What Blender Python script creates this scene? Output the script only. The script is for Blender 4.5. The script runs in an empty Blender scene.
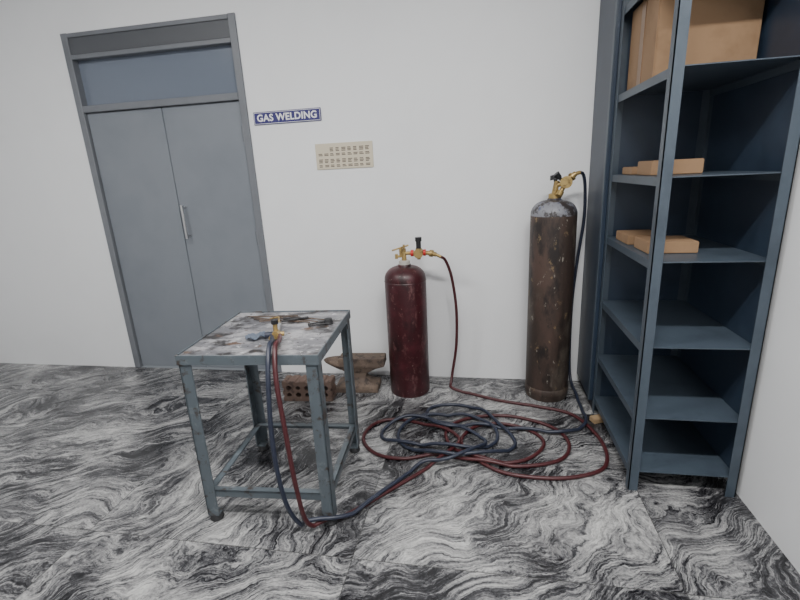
import bpy, bmesh, math, random
from mathutils import Vector, Matrix
random.seed(4)
S=bpy.context.scene
C=S.collection

# ---------------------------------------------------------------- materials
def mk(name,col=(.5,.5,.5),rough=.5,metal=0.,spec=.5):
    m=bpy.data.materials.new(name); m.use_nodes=True
    b=m.node_tree.nodes["Principled BSDF"]
    b.inputs["Base Color"].default_value=(*col,1); b.inputs["Roughness"].default_value=rough
    b.inputs["Metallic"].default_value=metal
    b.inputs["Specular IOR Level"].default_value=spec
    return m
def N(m,t,**k):
    n=m.node_tree.nodes.new(t)
    for a,v in k.items(): setattr(n,a,v)
    return n
def L(m,a,b): m.node_tree.links.new(a,b)
def ramp(m,fac,stops):
    r=N(m,"ShaderNodeValToRGB"); e=r.color_ramp.elements
    while len(e)<len(stops): e.new(.5)
    for i,(p,c) in enumerate(stops):
        e[i].position=p; e[i].color=(*c,1) if len(c)==3 else c
    L(m,fac,r.inputs["Fac"]); return r.outputs["Color"]
def noise(m,vec,scale,detail=4,rough=.55,dist=0.):
    n=N(m,"ShaderNodeTexNoise"); n.inputs["Scale"].default_value=scale
    n.inputs["Detail"].default_value=detail; n.inputs["Roughness"].default_value=rough
    n.inputs["Distortion"].default_value=dist
    if vec is not None: L(m,vec,n.inputs["Vector"])
    return n
def mixc(m,fac,a,b,mode="MIX"):
    x=N(m,"ShaderNodeMix",data_type="RGBA",blend_type=mode)
    for s,v in ((x.inputs[0],fac),(x.inputs[6],a),(x.inputs[7],b)):
        if hasattr(v,"is_linked") or hasattr(v,"links"): L(m,v,s)
        elif isinstance(v,(int,float)): s.default_value=v
        else: s.default_value=(*v,1)
    return x.outputs[2]
def blotchy(name,base,spots,rough=.5,metal=0.,bump=.0,seed=0):
    m=mk(name,base,rough,metal); b=m.node_tree.nodes["Principled BSDF"]
    tc=N(m,"ShaderNodeTexCoord"); cur=base
    for i,(c,sc,t,w,det,st) in enumerate(spots):
        mp=N(m,"ShaderNodeMapping"); mp.inputs["Scale"].default_value=st
        mp.inputs["Location"].default_value=(seed+i*3.7,i*1.3,seed*.5)
        L(m,tc.outputs["Object"],mp.inputs["Vector"])
        n=noise(m,mp.outputs[0],sc,det,.65)
        f=ramp(m,n.outputs[0],[(t,(0,0,0)),(min(1,t+w),(1,1,1))])
        cur=mixc(m,f,cur,c)
    L(m,cur,b.inputs["Base Color"])
    if bump:
        n=noise(m,tc.outputs["Object"],60,4)
        bp=N(m,"ShaderNodeBump"); bp.inputs["Strength"].default_value=bump; bp.inputs["Distance"].default_value=.004
        L(m,n.outputs[0],bp.inputs["Height"]); L(m,bp.outputs[0],b.inputs["Normal"])
    return m

u=(1,1,1)
M_wall=blotchy("wall_paint",(.76,.77,.785),[((.72,.73,.745),1.3,.45,.3,3,u),((.62,.61,.60),9,.72,.12,6,(1,1,.5))],.6,bump=.05)
M_ceil=mk("ceiling_paint",(.8,.8,.8),.8)
M_door=blotchy("door_grey_paint",(.185,.203,.23),[((.16,.178,.205),2,.45,.3,3,u)],.42,bump=.02)
M_frame=blotchy("door_frame_paint",(.15,.16,.178),[((.12,.13,.145),4,.5,.3,3,u)],.45)
M_head=mk("door_header_paint",(.075,.08,.09),.5)
M_glass=mk("frosted_glass",(.145,.17,.215),.18)
M_steel=mk("brushed_steel",(.55,.55,.56),.3,1.)
M_dark=mk("dark_gap",(.02,.02,.025),.7)
M_tab=blotchy("table_blue_grey_paint",(.080,.098,.113),[((.145,.165,.18),14,.55,.15,5,u),((.04,.03,.025),18,.56,.08,7,u)],.4,bump=.1)
M_rubber=mk("black_rubber",(.02,.02,.022),.6)
M_red=blotchy("maroon_cylinder_paint",(.038,.005,.008),[((.070,.012,.018),9,.50,.2,6,u),((.014,.004,.005),6,.50,.14,7,(1,1,.6)),((.15,.065,.065),26,.57,.14,9,(1,1,.5)),((.20,.14,.125),60,.63,.06,9,u)],.42,bump=.15)
M_brown=blotchy("rusty_brown_cylinder_paint",(.042,.029,.024),[((.075,.047,.037),6,.46,.2,7,(1,1,.4)),((.018,.014,.013),11,.51,.1,7,(1,1,.35)),((.12,.10,.08),7,.54,.18,9,(1,1,.5)),((.21,.15,.08),18,.61,.07,9,(1,1,.7)),((.34,.32,.27),34,.64,.05,9,(1,1,.5))],.55,bump=.25,seed=5)
M_shoulder=blotchy("peeled_white_paint",(.20,.205,.23),[((.035,.028,.028),14,.46,.07,8,u),((.04,.06,.14),26,.58,.06,6,u)],.5,bump=.1,seed=2)
M_brass=blotchy("dull_brass",(.42,.30,.12),[((.18,.12,.05),40,.48,.2,4,u)],.42,.65)
M_knob=mk("black_knob_plastic",(.012,.012,.014),.35)
M_redp=mk("red_plastic",(.50,.02,.015),.4)
M_white=mk("white_sealant",(.42,.40,.36),.6)
M_hred=blotchy("maroon_rubber_hose",(.055,.010,.013),[((.09,.026,.026),20,.55,.2,4,u)],.42)
M_hblue=blotchy("navy_rubber_hose",(.018,.023,.042),[((.038,.045,.065),20,.55,.2,4,u)],.42)
M_rack=blotchy("rack_blue_paint",(.019,.031,.053),[((.027,.043,.070),3,.5,.2,4,u)],.4)
M_rackl=blotchy("rack_post_paint",(.052,.070,.092),[((.038,.052,.070),6,.5,.2,4,u)],.4)
M_card=blotchy("cardboard",(.27,.165,.09),[((.21,.125,.065),5,.5,.2,4,u)],.8)
M_iron=blotchy("rusty_cast_iron",(.095,.068,.052),[((.17,.125,.095),12,.5,.2,7,u),((.04,.028,.024),20,.52,.1,7,u)],.75,bump=.4)
M_swage=blotchy("rusty_swage_iron",(.12,.078,.062),[((.18,.13,.105),14,.5,.2,6,u),((.05,.032,.028),22,.54,.1,6,u)],.8,bump=.3,seed=3)
M_signb=mk("sign_blue",(.028,.024,.14),.35)
M_signw=mk("sign_white",(.80,.80,.82),.4)
M_cream=mk("cream_board",(.58,.52,.40),.5)
M_ink=mk("notice_ink",(.11,.085,.07),.6)
M_wood=mk("wood_piece",(.33,.23,.13),.7)
M_plate=blotchy("scorched_steel_plate",(.17,.17,.185),[((.40,.395,.41),6,.46,.12,8,(1,1.7,1)),((.045,.042,.042),7,.51,.09,8,(1,1.5,1)),((.13,.08,.055),15,.60,.06,7,u),((.60,.60,.61),24,.60,.06,7,u),((.03,.028,.03),30,.60,.05,7,u)],.38,.2,bump=.25,seed=1)

def granite():
    m=mk("veined_granite",rough=.25); b=m.node_tree.nodes["Principled BSDF"]
    g=N(m,"ShaderNodeNewGeometry"); sep=N(m,"ShaderNodeSeparateXYZ"); L(m,g.outputs["Position"],sep.inputs[0])
    def M(op,a,bv=None,c=None):
        n=N(m,"ShaderNodeMath",operation=op)
        for i,v in enumerate((a,bv,c)):
            if v is None: continue
            if isinstance(v,(int,float)): n.inputs[i].default_value=v
            else: L(m,v,n.inputs[i])
        return n.outputs[0]
    T=1.2
    tx=M("DIVIDE",M("ADD",sep.outputs[0],.50),T); ty=M("DIVIDE",M("ADD",sep.outputs[1],.45),T)
    ix=M("FLOOR",tx); iy=M("FLOOR",ty)
    cb=N(m,"ShaderNodeCombineXYZ"); L(m,ix,cb.inputs[0]); L(m,iy,cb.inputs[1])
    wn=N(m,"ShaderNodeTexWhiteNoise",noise_dimensions="3D"); L(m,cb.outputs[0],wn.inputs["Vector"])
    off=N(m,"ShaderNodeVectorMath",operation="SCALE"); L(m,wn.outputs["Color"],off.inputs[0]); off.inputs["Scale"].default_value=9
    p=N(m,"ShaderNodeVectorMath",operation="ADD"); L(m,g.outputs["Position"],p.inputs[0]); L(m,off.outputs[0],p.inputs[1])
    rot=N(m,"ShaderNodeVectorRotate",rotation_type="Z_AXIS"); L(m,p.outputs[0],rot.inputs["Vector"])
    L(m,M("MULTIPLY_ADD",wn.outputs["Value"],.9,-.95),rot.inputs["Angle"])
    w1=noise(m,rot.outputs[0],1.5,2,.5); w2=noise(m,rot.outputs[0],6.5,4,.55)
    def cent(n,s):
        a=N(m,"ShaderNodeVectorMath",operation="SUBTRACT"); L(m,n.outputs["Color"],a.inputs[0]); a.inputs[1].default_value=(.5,.5,.5)
        c=N(m,"ShaderNodeVectorMath",operation="SCALE"); L(m,a.outputs[0],c.inputs[0]); c.inputs["Scale"].default_value=s; return c.outputs[0]
    a1=N(m,"ShaderNodeVectorMath",operation="ADD"); L(m,rot.outputs[0],a1.inputs[0]); L(m,cent(w1,.85),a1.inputs[1])
    a2=N(m,"ShaderNodeVectorMath",operation="ADD"); L(m,a1.outputs[0],a2.inputs[0]); L(m,cent(w2,.13),a2.inputs[1])
    mp=N(m,"ShaderNodeMapping"); mp.inputs["Scale"].default_value=(3.4,24,1); L(m,a2.outputs[0],mp.inputs["Vector"])
    n1=noise(m,mp.outputs[0],1.0,9,.76,.2)
    mp2=N(m,"ShaderNodeMapping"); mp2.inputs["Scale"].default_value=(14,120,1); L(m,a2.outputs[0],mp2.inputs["Vector"])
    n2=noise(m,mp2.outputs[0],1.0,5,.7)
    nb=noise(m,rot.outputs[0],2.4,4,.6); n3=noise(m,g.outputs["Position"],90,3,.6)
    v=M("ADD",M("MULTIPLY",n1.outputs[0],.50),M("MULTIPLY",n2.outputs[0],.36))
    v=M("ADD",v,M("MULTIPLY",nb.outputs[0],.36))
    v=M("ADD",v,M("MULTIPLY",n3.outputs[0],.12))
    v=M("SUBTRACT",v,.155)
    col=ramp(m,v,[(.435,(.010,.010,.012)),(.485,(.05,.05,.055)),(.525,(.15,.15,.155)),(.575,(.28,.28,.28)),(.66,(.50,.50,.49))])
    fx=M("FRACT",tx); fy=M("FRACT",ty)
    ex=M("MINIMUM",fx,M("SUBTRACT",1.,fx)); ey=M("MINIMUM",fy,M("SUBTRACT",1.,fy))
    j=M("MULTIPLY",M("LESS_THAN",M("MINIMUM",ex,ey),.0016),.8)
    col=mixc(m,j,col,(.05,.05,.05))
    L(m,col,b.inputs["Base Color"])
    nr=noise(m,g.outputs["Position"],6,5,.6)
    rr=ramp(m,nr.outputs[0],[(.35,(.16,.16,.16)),(.7,(.36,.36,.36))]); L(m,rr,b.inputs["Roughness"])
    return m
M_floor=granite()

# ---------------------------------------------------------------- geometry helpers
def link(o,parent=None):
    C.objects.link(o)
    if parent: o.parent=parent
    return o
def empty(name,loc=(0,0,0),rz=0):
    e=bpy.data.objects.new(name,None); e.location=loc; e.rotation_euler=(0,0,rz); e.empty_display_size=.1
    C.objects.link(e); return e
def frombm(name,bm,mat,parent=None,smooth=False):
    me=bpy.data.meshes.new(name); bmesh.ops.recalc_face_normals(bm,faces=bm.faces); bm.to_mesh(me); bm.free()
    me.materials.append(mat)
    if smooth:
        for p in me.polygons: p.use_smooth=True
    o=bpy.data.objects.new(name,me); link(o,parent)
    if smooth:
        me.set_sharp_from_angle(angle=math.radians(40))
    return o
def addbox(bm,lo,hi):
    r=bmesh.ops.create_cube(bm,size=1)
    for v in r["verts"]:
        v.co=Vector(((lo[i]+hi[i])/2+v.co[i]*(hi[i]-lo[i]) for i in range(3)))
    return r["verts"]
def box(name,lo,hi,mat,parent=None,bev=0.):
    bm=bmesh.new(); addbox(bm,lo,hi)
    if bev: bmesh.ops.bevel(bm,geom=bm.edges[:],offset=bev,segments=2,affect="EDGES")
    return frombm(name,bm,mat,parent)
def boxes(name,lst,mat,parent=None,bev=0.):
    bm=bmesh.new()
    for lo,hi in lst: addbox(bm,lo,hi)
    if bev: bmesh.ops.bevel(bm,geom=bm.edges[:],offset=bev,segments=1,affect="EDGES")
    return frombm(name,bm,mat,parent)
def addrod(bm,p0,p1,r0,r1=None,seg=20):
    p0=Vector(p0);p1=Vector(p1); d=p1-p0; r1=r0 if r1 is None else r1
    q=d.to_track_quat("Z","Y").to_matrix().to_4x4(); q.translation=(p0+p1)/2
    bmesh.ops.create_cone(bm,cap_ends=True,segments=seg,radius1=r0,radius2=r1,depth=d.length,matrix=q)
def rods(name,lst,mat,parent=None,seg=20):
    bm=bmesh.new()
    for a in lst: addrod(bm,*a,seg=seg) if len(a)==4 else addrod(bm,a[0],a[1],a[2],seg=seg)
    return frombm(name,bm,mat,parent,True)
def lathe(name,prof,mat,parent=None,loc=(0,0,0),seg=64,axis=None):
    bm=bmesh.new(); rings=[]
    for r,z in prof:
        if r<1e-5: rings.append([bm.verts.new((0,0,z))]*seg)
        else: rings.append([bm.verts.new((r*math.cos(2*math.pi*i/seg),r*math.sin(2*math.pi*i/seg),z)) for i in range(seg)])
    for a,b in zip(rings,rings[1:]):
        for i in range(seg):
            j=(i+1)%seg; vs=[]
            for v in (a[i],a[j],b[j],b[i]):
                if v not in vs: vs.append(v)
            if len(vs)>=3: bm.faces.new(vs)
    if axis is not None:
        bmesh.ops.rotate(bm,verts=bm.verts,matrix=Vector(axis).to_track_quat("Z","Y").to_matrix())
    bmesh.ops.translate(bm,verts=bm.verts,vec=loc)
    return frombm(name,bm,mat,parent,True)

# ---------------------------------------------------------------- room shell
XL,XR,YB,ZC=-4.6,1.12,-5.0,3.2
box("floor",(XL,YB,-.05),(XR,0,0),M_floor)
DX0,DX1,DT=-2.83,-1.535,2.47
boxes("wall_back",[((XL,0,0),(DX0,.15,ZC)),((DX1,0,0),(XR+.1,.15,ZC)),((DX0,0,DT),(DX1,.15,ZC)),((DX0,.12,0),(DX1,.15,DT))],M_wall)
box("wall_right",(XR,YB,0),(XR+.1,0,ZC),M_wall)
box("wall_left",(XL-.1,YB,0),(XL,.15,ZC),M_wall)
box("wall_front",(XL-.1,YB-.1,0),(XR+.1,YB,ZC),M_wall)
box("ceiling",(XL-.1,YB-.1,ZC),(XR+.1,.15,ZC+.1),M_ceil)

# door
D=empty("door_1")
fw=.05
boxes("frame",[((DX0,-.012,0),(DX0+fw,.10,DT)),((DX1-fw,-.012,0),(DX1,.10,DT)),((DX0+fw,-.012,1.965),(DX1-fw,.10,2.01)),((DX0+fw,-.012,2.305),(DX1-fw,.10,2.335))],M_frame,D,.003)
box("header",(DX0+fw,-.004,2.335),(DX1-fw,.10,DT),M_head,D,.003)
box("header_lip",(DX0+fw,-.014,2.44),(DX1-fw,-.004,DT-.004),M_frame,D,.002)
box("transom_glass",(DX0+fw,.04,2.01),(DX1-fw,.05,2.305),M_glass,D)
cx=-2.18
box("leaf_right",(cx+.003,.012,.012),(DX1-fw-.003,.055,1.962),M_door,D,.003)
box("leaf_left",(DX0+fw+.003,.012,.012),(cx-.003,.055,1.962),M_door,D,.003)
box("meeting_strip",(cx-.022,.004,.02),(cx+.006,.012,1.955),M_door,D,.002)
hx=cx+.055
rods("pull_handle",[((hx,-.035,1.06),(hx,-.035,1.30),.010),((hx,-.035,1.075),(hx,.012,1.075),.007),((hx,-.035,1.285),(hx,.012,1.285),.007)],M_steel,D)
rods("hinges",[((DX1-fw,-.006,z),(DX1-fw,-.006,z+.1),.008) for z in (.25,1.0,1.7)],M_frame,D)

# ---------------------------------------------------------------- sign
G=empty("gas_welding_sign",(-1.262,0,1.84))
box("board",(-.235,-.008,-.04),(.235,0,.04),M_signb,G,.002)
boxes("border",[((-.230,-.0092,.033),(.230,-.008,.0355)),((-.230,-.0092,-.0355),(.230,-.008,-.033)),((-.230,-.0092,-.0355),(-.2275,-.008,.0355)),((.2275,-.0092,-.0355),(.230,-.008,.0355))],M_signw,G)
fc=bpy.data.curves.new("lettering","FONT"); fc.body="GAS WELDING"; fc.size=.060; fc.align_x="CENTER"; fc.align_y="CENTER"; fc.extrude=.0008; fc.offset=.0016; fc.space_character=1.06
fc.materials.append(M_signw)
fo=bpy.data.objects.new("lettering",fc); fo.location=(0,-.0095,-.001); fo.rotation_euler=(math.pi/2,0,0); link(fo,G)

# notice board
Nn=empty("notice_board",(-.893,0,1.575))
box("board",(-.195,-.007,-.082),(.195,0,.082),M_cream,Nn,.002)
bl=[]
for r in range(4):
    for c in range(9):
        if r==0 and c<2: continue
        x=-.175+c*.040; z=.055-r*.036
        k=3 if r%2==0 else 2
        for q in range(k):
            w=.030*random.uniform(.7,1)
            bl.append(((x,-.0076,z-q*.009-.0055),(x+w,-.0068,z-q*.009)))
boxes("printed_rows",bl,M_ink,Nn)

# ---------------------------------------------------------------- gas cylinders
def arc(r0,z0,r1,z1,n=8):
    return [(r1+(r0-r1)*math.cos(t*math.pi/2/n),z0+(z1-z0)*math.sin(t*math.pi/2/n)) for t in range(n+1)]
R=empty("acetylene_cylinder",(-.487,-.215,0))
rb=.134
prof=[(0,.012),(rb-.03,.012),(rb-.025,0),(rb-.006,0),(rb,.012),(rb,.79)]+arc(rb,.79,.045,.872,10)[1:]+[(.040,.885),(0,.885)]
lathe("body",prof,M_red,R)
lathe("weld_bead",[(rb,.775),(rb+.002,.779),(rb,.783)],M_red,R)
lathe("neck_ring",[(.036,.875),(.036,.905),(.028,.91),(0,.91)],M_white,R)
rods("valve",[((0,0,.905),(0,0,.985),.016,.013),((0,0,.955),(.05,0,.955),.012),((0,0,.985),(0,0,1.01),.007)],M_brass,R)
rods("spindle_key",[((-.075,-.01,.975),(.03,.005,1.005),.0055),((-.02,0,.93),(-.02,0,.99),.011)],M_brass,R)
rods("clamp",[((-.02,0,.935),(-.05,0,.935),.008),((-.05,0,.92),(-.05,0,.95),.010)],M_brass,R)
rods("regulator",[((.045,0,.955),(.15,0,.955),.013),((.095,-.03,.955),(.095,.025,.955),.030),((.095,0,.985),(.095,0,.955),.019),((.095,0,.955),(.095,0,.915),.012),((.15,0,.955),(.205,-.01,.945),.014),((.165,0,.953),(.185,-.005,.950),.022)],M_brass,R)
rods("guard_rings",[((.045,0,.955),(.062,0,.955),.021),((.125,0,.957),(.14,0,.957),.021)],M_redp,R)
rods("pressure_knob",[((.095,0,.985),(.095,0,1.045),.016),((.095,0,1.03),(.095,0,1.055),.021)],M_knob,R)
rods("hose_nipple",[((.205,-.01,.945),(.235,-.01,.93),.010)],M_brass,R)

O=empty("oxygen_cylinder",(.418,-.20,0))
rb=.132
prof=[(0,.012),(rb-.03,.012),(rb-.025,0),(rb-.006,0),(rb,.012),(rb,1.165)]
lathe("body",prof,M_brown,O)
lathe("shoulder",[(rb,1.165)]+arc(rb,1.17,.042,1.252,12)+[(.036,1.262),(0,1.262)],M_shoulder,O)
lathe("base_ring",[(rb,.03),(rb+.003,.035),(rb+.003,.075),(rb,.08)],M_brown,O)
lathe("neck_ring",[(.034,1.25),(.034,1.285),(.026,1.29),(0,1.29)],M_brass,O)
rods("valve",[((0,0,1.285),(.01,0,1.36),.018,.015),((.0,0,1.335),(.06,-.01,1.345),.014)],M_brass,O)
rods("handwheel",[((.0,0,1.37),(-.006,0,1.395),.030,.024),((.003,0,1.355),(0,0,1.372),.010)],M_knob,O)
rods("regulator",[((.055,-.04,1.35),(.065,.01,1.35),.034),((.05,-.01,1.33),(.02,-.03,1.28),.013),((.06,-.01,1.36),(.11,-.005,1.395),.016),((.085,-.01,1.375),(.095,-.008,1.383),.024),((.03,-.03,1.30),(.015,-.045,1.275),.019)],M_brass,O)
rods("pressure_knob",[((-.002,-.03,1.40),(.02,-.025,1.375),.019,.015),((.02,-.025,1.375),(.045,-.02,1.355),.010)],M_knob,O)
rods("hose_nipple",[((.11,-.005,1.395),(.135,0,1.40),.011)],M_brass,O)

# ---------------------------------------------------------------- hoses
HR=.0095
def catmull(P,step=.012):
    P=[Vector(p) for p in P]; P=[P[0]*2-P[1]]+P+[P[-1]*2-P[-2]]; out=[]
    for i in range(1,len(P)-2):
        a,b,c,d=P[i-1:i+3]; n=max(2,int((c-b).length/step))
        for k in range(n):
            t=k/n
            out.append(.5*((2*b)+(c-a)*t+(2*a-5*b+4*c-d)*t*t+(3*b-a-3*c+d)*t**3))
    out.append(P[-2]); return out
F=HR+.001
def fl(l): return [(x,y,F) for x,y in l]
redp=[(-.255,-.225,.932),(-.225,-.20,.90),(-.19,-.17,.78),(-.165,-.15,.56),(-.170,-.14,.30),(-.20,-.15,.09)]+fl([(-.20,-.22),(-.08,-.26),(.12,-.345),(.34,-.40),(.52,-.47),(.61,-.64),(.635,-.83),(.59,-.98),(.46,-1.06),(.30,-1.09),(.11,-1.07),(-.03,-.97),(-.11,-.82),(-.04,-.67),(.11,-.62),(.27,-.68),(.33,-.80),(.24,-.94),(.09,-.995),(-.08,-.95),(-.18,-.84),(-.19,-.69),(-.06,-.57),(.16,-.53),(.38,-.62),(.46,-.77),(.40,-.93),(.20,-1.01),(-.04,-1.00),(-.22,-.95),(-.40,-1.01),(-.56,-.98),(-.66,-.85),(-.63,-.69),(-.49,-.63),(-.24,-.71),(-.12,-.84),(-.26,-1.06),(-.43,-1.26),(-.56,-1.41),(-.66,-1.49)])+[(-.715,-1.555,.06),(-.73,-1.585,.25),(-.745,-1.585,.50),(-.765,-1.565,.72),(-.785,-1.50,.825),(-.80,-1.43,.825),(-.835,-1.35,.818)]
bluep=[(.552,-.20,1.40),(.578,-.17,1.385),(.600,-.13,1.30),(.610,-.10,1.12),(.590,-.08,.87),(.575,-.07,.61),(.575,-.07,.30),(.585,-.09,.08)]+fl([(.60,-.22),(.60,-.42),(.58,-.60),(.44,-.70),(.21,-.68),(-.01,-.66),(-.18,-.72),(-.31,-.65),(-.32,-.48),(-.17,-.42),(-.01,-.48),(.10,-.65),(.18,-.81),(.09,-.92),(-.11,-.985),(-.35,-.945),(-.46,-.83),(-.45,-.70),(-.33,-.59),(-.12,-.56),(.05,-.66),(.08,-.80),(-.05,-.91),(-.25,-.90),(-.52,-.86),(-.56,-.74),(-.44,-.64),(-.24,-.66),(-.06,-.74),(.02,-.86),(-.14,-1.02),(-.30,-1.06),(-.40,-1.21),(-.49,-1.34),(-.58,-1.465),(-.69,-1.52)])+[(-.755,-1.55,.05),(-.785,-1.59,.20),(-.80,-1.595,.45),(-.795,-1.57,.72),(-.81,-1.50,.825),(-.825,-1.44,.825),(-.865,-1.365,.818)]
def stack(path,others):
    base=[p.z for p in path]
    for i,p in enumerate(path):
        if p.z>.03: continue
        zz=0
        cand=[q for o in others for q in o]+path[:max(0,i-12)]
        for q in cand:
            if q.z>.09: continue
            dd=(q.x-p.x)**2+(q.y-p.y)**2
            if dd<(2*HR)**2:
                zz=max(zz,q.z+math.sqrt(max(0,(2*HR)**2-dd)))
        if zz>p.z: p.z=zz
    z=[p.z for p in path]; n=len(path)
    for i in range(n):
        if base[i]>.03: continue
        m_=z[i]
        for k in range(1,14):
            drop=.00018*k*k
            if i+k<n and z[i+k]<.12 and base[i+k]<.03: m_=max(m_,z[i+k]-drop)
            if i-k>=0 and z[i-k]<.12 and base[i-k]<.03: m_=max(m_,z[i-k]-drop)
        path[i].z=m_
    return path
red=stack(catmull(redp),[]); blue=stack(catmull(bluep),[red])
def hose(name,path,mat):
    cu=bpy.data.curves.new(name,"CURVE"); cu.dimensions="3D"; cu.bevel_depth=HR; cu.bevel_resolution=4; cu.use_fill_caps=True
    s=cu.splines.new("POLY"); s.points.add(len(path)-1)
    for i,p in enumerate(path): s.points[i].co=(*p,1)
    s.use_smooth=True; cu.materials.append(mat)
    o=bpy.data.objects.new(name,cu); link(o)
    dg=bpy.context.evaluated_depsgraph_get(); me=bpy.data.meshes.new_from_object(o.evaluated_get(dg))
    bpy.data.objects.remove(o); me.name=name
    for p in me.polygons: p.use_smooth=True
    o2=bpy.data.objects.new(name,me); link(o2); return o2
hose("acetylene_hose",red,M_hred)
hose("oxygen_hose",blue,M_hblue)

# ---------------------------------------------------------------- work table
T=empty("welding_table",(-.925,-1.23,0),math.radians(3.9))
h=.286; HT=.797; w=.050; t=.006
for i,(sx,sy) in enumerate(((-1,-1),(1,-1),(-1,1),(1,1)),1):
    X,Y=sx*h,sy*h
    def rr(a,b): return (min(a,b),max(a,b))
    x0,x1=rr(X,X-sx*w); y0,y1=rr(Y,Y-sy*t); x2,x3=rr(X,X-sx*t); y2,y3=rr(Y,Y-sy*w)
    boxes("leg_%d"%i,[((x0,y0,.035),(x1,y1,HT-.04)),((x2,y2,.035),(x3,y3,HT-.04))],M_tab,T)
    box("leg_%d_base"%i,(x0+.002,y2+.002,.028),(x1-.002,y3-.002,.036),M_tab,T)
    fx,fy=X-sx*w/2,Y-sy*w/2
    lathe("foot_%d"%i,[(0,0),(.027,0),(.030,.006),(.024,.028),(0,.028)],M_rubber,T,(fx,fy,0),24)
zs=.125
for nm,lo,hi in (("stretcher_front",(-h+t,-h+.007,zs),(h-t,-h+.013,zs+.032)),("stretcher_back",(-h+t,h-.013,zs),(h-t,h-.007,zs+.032)),
                 ("stretcher_left",(-h+.007,-h+t,zs),(-h+.013,h-t,zs+.032)),("stretcher_right",(h-.013,-h+t,zs),(h-.007,h-t,zs+.032))):
    box(nm,lo,hi,M_tab,T,.001)
boxes("stretcher_flanges",[((-h+.013,-h+.007,zs+.026),(h-.013,-h+.038,zs+.032)),((-h+.013,h-.038,zs+.026),(h-.013,h-.007,zs+.032)),
   ((-h+.007,-h+.038,zs+.026),(-h+.038,h-.038,zs+.032)),((h-.038,-h+.038,zs+.026),(h-.007,h-.038,zs+.032))],M_tab,T)
h2=h+.006
boxes("top_frame",[((-h2,-h2,HT-.042),(h2,-h2+t,HT)),((-h2,h2-t,HT-.042),(h2,h2,HT)),((-h2,-h2+t,HT-.042),(-h2+t,h2-t,HT)),((h2-t,-h2+t,HT-.042),(h2,h2-t,HT)),
   ((-h2+t,-h2+t,HT-.040),(h2-t,-h2+.04,HT-.034)),((-h2+t,h2-.04,HT-.040),(h2-t,h2-t,HT-.034))],M_tab,T,.001)
box("top_plate",(-h2+t,-h2+t,HT-.014),(h2-t,h2-t,HT-.006),M_plate,T)

zt=HT-.006
W=empty("welding_torch",(0,0,0))
a=Vector((-.85,-1.36,zt+.028)); b=Vector((-.905,-1.205,zt+.02)); dr=(b-a).normalized(); sd=Vector((-dr.y,dr.x,0))
rods("valve_block",[(a,a+dr*.05,.016),(a+sd*.013-dr*.0,a+sd*.016-dr*.035,.008),(a-sd*.013,a-sd*.016-dr*.035,.008)],M_brass,W)
rods("handle",[(a+dr*.05,b,.014,.012)],M_steel,W)
rods("oxygen_knob",[(a+dr*.02+sd*.012,a+dr*.02+sd*.045,.013)],M_hblue,W)
rods("fuel_knob",[(a+dr*.02-sd*.012,a+dr*.02-sd*.035,.010)],M_brass,W)
rods("upright_valve",[(a+dr*.03+Vector((0,0,.01)),a+dr*.03+Vector((0,0,.045)),.010)],M_brass,W)
rods("valve_cap",[(a+dr*.03+Vector((0,0,.045)),a+dr*.03+Vector((0,0,.062)),.015)],M_knob,W)
c1=b+dr*.05+sd*.005; c2=c1+dr*.10+sd*.01; c3=c2+dr*.02+sd*.045+Vector((0,0,-.008))
rods("mixer_and_tip",[(b,c1,.010,.007),(c1,c2,.0045),(c2,c3,.0045,.003)],M_brass,W)
bm=bmesh.new(); gx=10
gr=[[bm.verts.new(((i/gx-.5)*.085,(j/gx-.5)*.06,.008+.010*math.sin(i*1.1+j*.7)*math.sin(j*.9+1)+.006)) for j in range(gx+1)] for i in range(gx+1)]
for i in range(gx):
    for j in range(gx): bm.faces.new((gr[i][j],gr[i+1][j],gr[i+1][j+1],gr[i][j+1]))
ret=bmesh.ops.solidify(bm,geom=bm.faces[:],thickness=.004)
K=frombm("crumpled_blue_cloth",bm,mk("pale_blue_cloth",(.20,.24,.31),.8),None,True)
K.location=(-.955,-1.33,zt+.001); K.rotation_euler=(0,0,.6)
Q=empty("spark_lighter",(-.735,-1.14,zt),.5)
rods("wires",[((-.05,-.012,.008),(.04,-.018,.008),.004),((-.05,.012,.008),(.04,.018,.008),.004),((-.05,-.012,.008),(-.05,.012,.008),.004)],M_rubber,Q,10)
rods("cup",[((.04,0,.0),(.04,0,.025),.022,.018)],M_rubber,Q)
bm=bmesh.new()
for i in range(7):
    x=-1.02+.03*i+random.uniform(-.02,.02); y=-1.06+random.uniform(-.05,.04); an=random.uniform(-.35,.35); l=.13
    addrod(bm,(x-l*math.cos(an),y-l*math.sin(an),zt+.003+.0012*i),(x+l*math.cos(an),y+l*math.sin(an),zt+.003+.0012*i),.0028,seg=8)
frombm("filler_rods",bm,M_iron,None,True)
Z=empty("chipping_pliers",(-.86,-1.10,zt+.008),.25)
rods("arms",[((-.07,-.02,.008),(.05,.012,.008),.005),((-.07,.02,.008),(.05,-.012,.012),.005)],M_rubber,Z,10)

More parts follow.
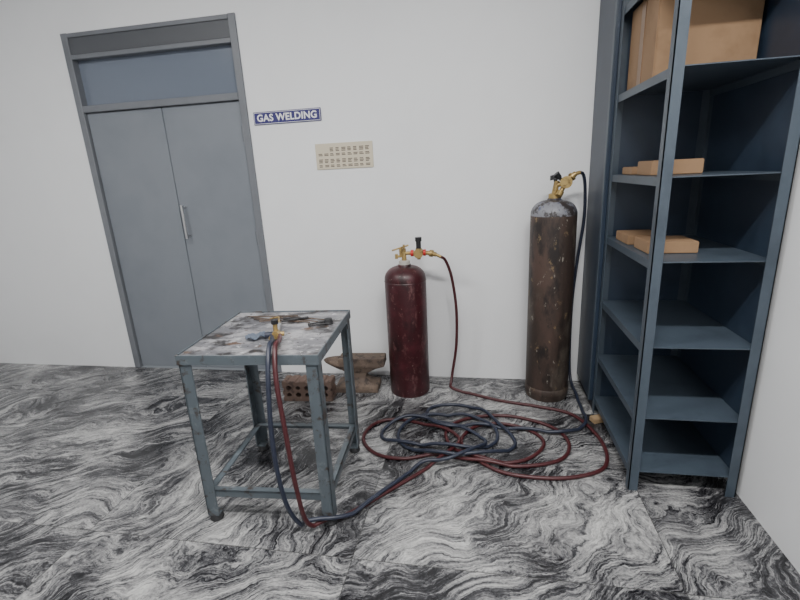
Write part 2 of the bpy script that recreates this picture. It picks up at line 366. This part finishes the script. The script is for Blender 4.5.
# ---------------------------------------------------------------- anvil + swage block
A=empty("anvil",(-.855,-.215,0),math.radians(4))
def loft(name,secs,mat,parent):
    bm=bmesh.new(); rs=[]
    for (x0,x1,y0,y1,z) in secs:
        rs.append([bm.verts.new(p) for p in ((x0,y0,z),(x1,y0,z),(x1,y1,z),(x0,y1,z))])
    bm.faces.new(rs[0][::-1]); bm.faces.new(rs[-1])
    for p,q in zip(rs,rs[1:]):
        for i in range(4): bm.faces.new((p[i],p[(i+1)%4],q[(i+1)%4],q[i]))
    bmesh.ops.bevel(bm,geom=bm.edges[:],offset=.004,segments=2,affect="EDGES")
    return frombm(name,bm,mat,parent)
loft("base_and_waist",[(-.15,.15,-.085,.085,0),(-.15,.15,-.085,.085,.04),(-.11,.11,-.06,.06,.055),(-.06,.06,-.042,.042,.09),(-.06,.07,-.04,.04,.125),(-.11,.13,-.05,.05,.16),(-.12,.20,-.06,.06,.185),(-.12,.20,-.06,.06,.24)],M_iron,A)
bm=bmesh.new(); n=16; rs=[]
for k in range(9):
    s=k/8; x=-.115-.12*s; r=.050*(1-s)**.6+.005; zc=.19+.022*s
    rs.append([bm.verts.new((x,r*math.cos(2*math.pi*i/n),zc+r*.9*math.sin(2*math.pi*i/n))) for i in range(n)])
bm.faces.new(rs[0]); bm.faces.new(rs[-1])
for p,q in zip(rs,rs[1:]):
    for i in range(n): bm.faces.new((p[i],p[(i+1)%n],q[(i+1)%n],q[i]))
frombm("horn",bm,M_iron,A,True)

sb=box("swage_block",(-.17,-.055,0),(.17,.055,.145),M_swage,None,.004)
bm=bmesh.new()
for r in range(2):
    for c in range(5):
        addrod(bm,(-.125+c*.0625,-.1,.048+r*.05),(-.125+c*.0625,.1,.048+r*.05),.016+.003*((r+c)%2),seg=20)
for c in range(5):
    addrod(bm,(-.13+c*.065,-.1,.150),(-.13+c*.065,.1,.150),.015,seg=16)
for z in (.04,.09):
    addrod(bm,(-.175,-.1,z),(-.175,.1,z),.014,seg=16); addrod(bm,(.175,-.1,z),(.175,.1,z),.014,seg=16)
cut=frombm("cutter",bm,M_swage)
md=sb.modifiers.new("holes","BOOLEAN"); md.object=cut; md.operation="DIFFERENCE"; md.solver="EXACT"
dg=bpy.context.evaluated_depsgraph_get(); me=bpy.data.meshes.new_from_object(sb.evaluated_get(dg))
sb.modifiers.clear(); sb.data=me; bpy.data.objects.remove(cut)
sb.location=(-1.15,-.39,0); sb.rotation_euler=(0,0,math.radians(4))

wp=box("wood_offcut",(-.055,-.025,0),(.055,.025,.03),M_wood,None,.003); wp.location=(.68,-.52,0); wp.rotation_euler=(0,0,.4)

# ---------------------------------------------------------------- rack
K=empty("steel_shelf_rack")
x0,x1=.66,1.10; y1,y0=-.40,-1.12; top=2.75
posts=[]
for x,sx in ((x0,1),(x1,-1)):
    for y,sy in ((y1,-1),(y0,1)):
        posts.append(((min(x,x+sx*.004),min(y,y+sy*.04),0),(max(x,x+sx*.004),max(y,y+sy*.04),top)))
        posts.append(((min(x,x+sx*.04),min(y,y+sy*.004),0),(max(x,x+sx*.04),max(y,y+sy*.004),top)))
boxes("angle_posts",posts,M_rackl,K)
shl=[]
for z in (.10,.37,.70,1.06,1.385,1.765,2.15,2.6):
    shl.append(((x0+.005,y0+.005,z-.004),(x1-.005,y1-.005,z)))
    shl.append(((x0+.005,y0+.005,z-.034),(x0+.008,y1-.005,z-.004)))
    shl.append(((x1-.008,y0+.005,z-.034),(x1-.005,y1-.005,z-.004)))
boxes("shelves",shl,M_rackl,K)
boxes("end_and_back_panels",[((x1-.003,y0,.05),(x1,y1,top)),((x0+.04,y1-.003,.05),(x1-.04,y1,top))],M_rack,K)
B=empty("blue_steel_cabinet")
box("carcass",(.645,-.385,.06),(1.10,-.004,2.75),M_rack,B,.003)
box("plinth",(.665,-.375,0),(1.09,-.01,.06),M_dark,B)
box("side_flange",(.640,-.385,.06),(.645,-.355,2.75),M_rackl,B)

c=empty("cardboard_carton",(.90,-.62,1.766))
box("box_body",(-.20,-.18,0),(.18,.18,.36),M_card,c,.004)
box("packing_tape",(-.203,-.025,.0),(-.198,.025,.361),mk("brown_tape",(.22,.13,.07),.3),c)
def cartons(nm,z,l):
    e=empty(nm,(0,0,z+.001))
    for i,(x,y,sx,sy,sz) in enumerate(l,1):
        box("carton_%d"%i,(x-sx/2,y-sy/2,0),(x+sx/2,y+sy/2,sz),M_card,e,.003)
cartons("small_cartons",1.385,[(.76,-.56,.12,.16,.035),(.80,-.80,.2,.18,.06)])
cartons("small_cartons.001",1.06,[(.77,-.60,.16,.20,.045),(.80,-.85,.2,.18,.05)])

# ---------------------------------------------------------------- lights (ceiling tube fittings)
M_tube=mk("lit_tube",(1,1,1)); bb=M_tube.node_tree.nodes["Principled BSDF"]; bb.inputs["Emission Color"].default_value=(1,.98,.95,1); bb.inputs["Emission Strength"].default_value=8
for i,(x,y,e) in enumerate(((.2,-2.7,114),(-2.2,-2.3,68))):
    t_=empty("ceiling_tube_light" if i==0 else "ceiling_tube_light.001",(x,y,ZC))
    box("housing",(-.6,-.06,-.05),(.6,.06,0),M_ceil,t_,.004)
    rods("tube",[((-.57,0,-.07),(.57,0,-.07),.014)],M_tube,t_)
    ld=bpy.data.lights.new("tube_glow","AREA"); ld.shape="RECTANGLE"; ld.size=1.15; ld.size_y=.12; ld.energy=e; ld.color=(1,.985,.96)
    lo=bpy.data.objects.new("tube_glow",ld); lo.location=(0,0,-.095); link(lo,t_)
wd=bpy.data.worlds.new("world"); S.world=wd; wd.use_nodes=True
wd.node_tree.nodes["Background"].inputs[0].default_value=(.6,.65,.7,1); wd.node_tree.nodes["Background"].inputs[1].default_value=.3

# ---------------------------------------------------------------- camera
ps,th,ro=map(math.radians,(10.7,15.8,2.9))
Fv=Vector((-math.sin(ps)*math.cos(th),math.cos(ps)*math.cos(th),-math.sin(th)))
R0=Vector((math.cos(ps),math.sin(ps),0)); U0=R0.cross(Fv)
Rv=R0*math.cos(ro)-U0*math.sin(ro); Uv=U0*math.cos(ro)+R0*math.sin(ro)
cd=bpy.data.cameras.new("camera"); cam=bpy.data.objects.new("camera",cd); C.objects.link(cam)
mt=Matrix((Rv,Uv,-Fv)).transposed().to_4x4(); mt.translation=(0,-3.01,1.45); cam.matrix_world=mt
cd.sensor_width=36; cd.lens=450/800*36; cd.clip_start=.02
S.camera=cam
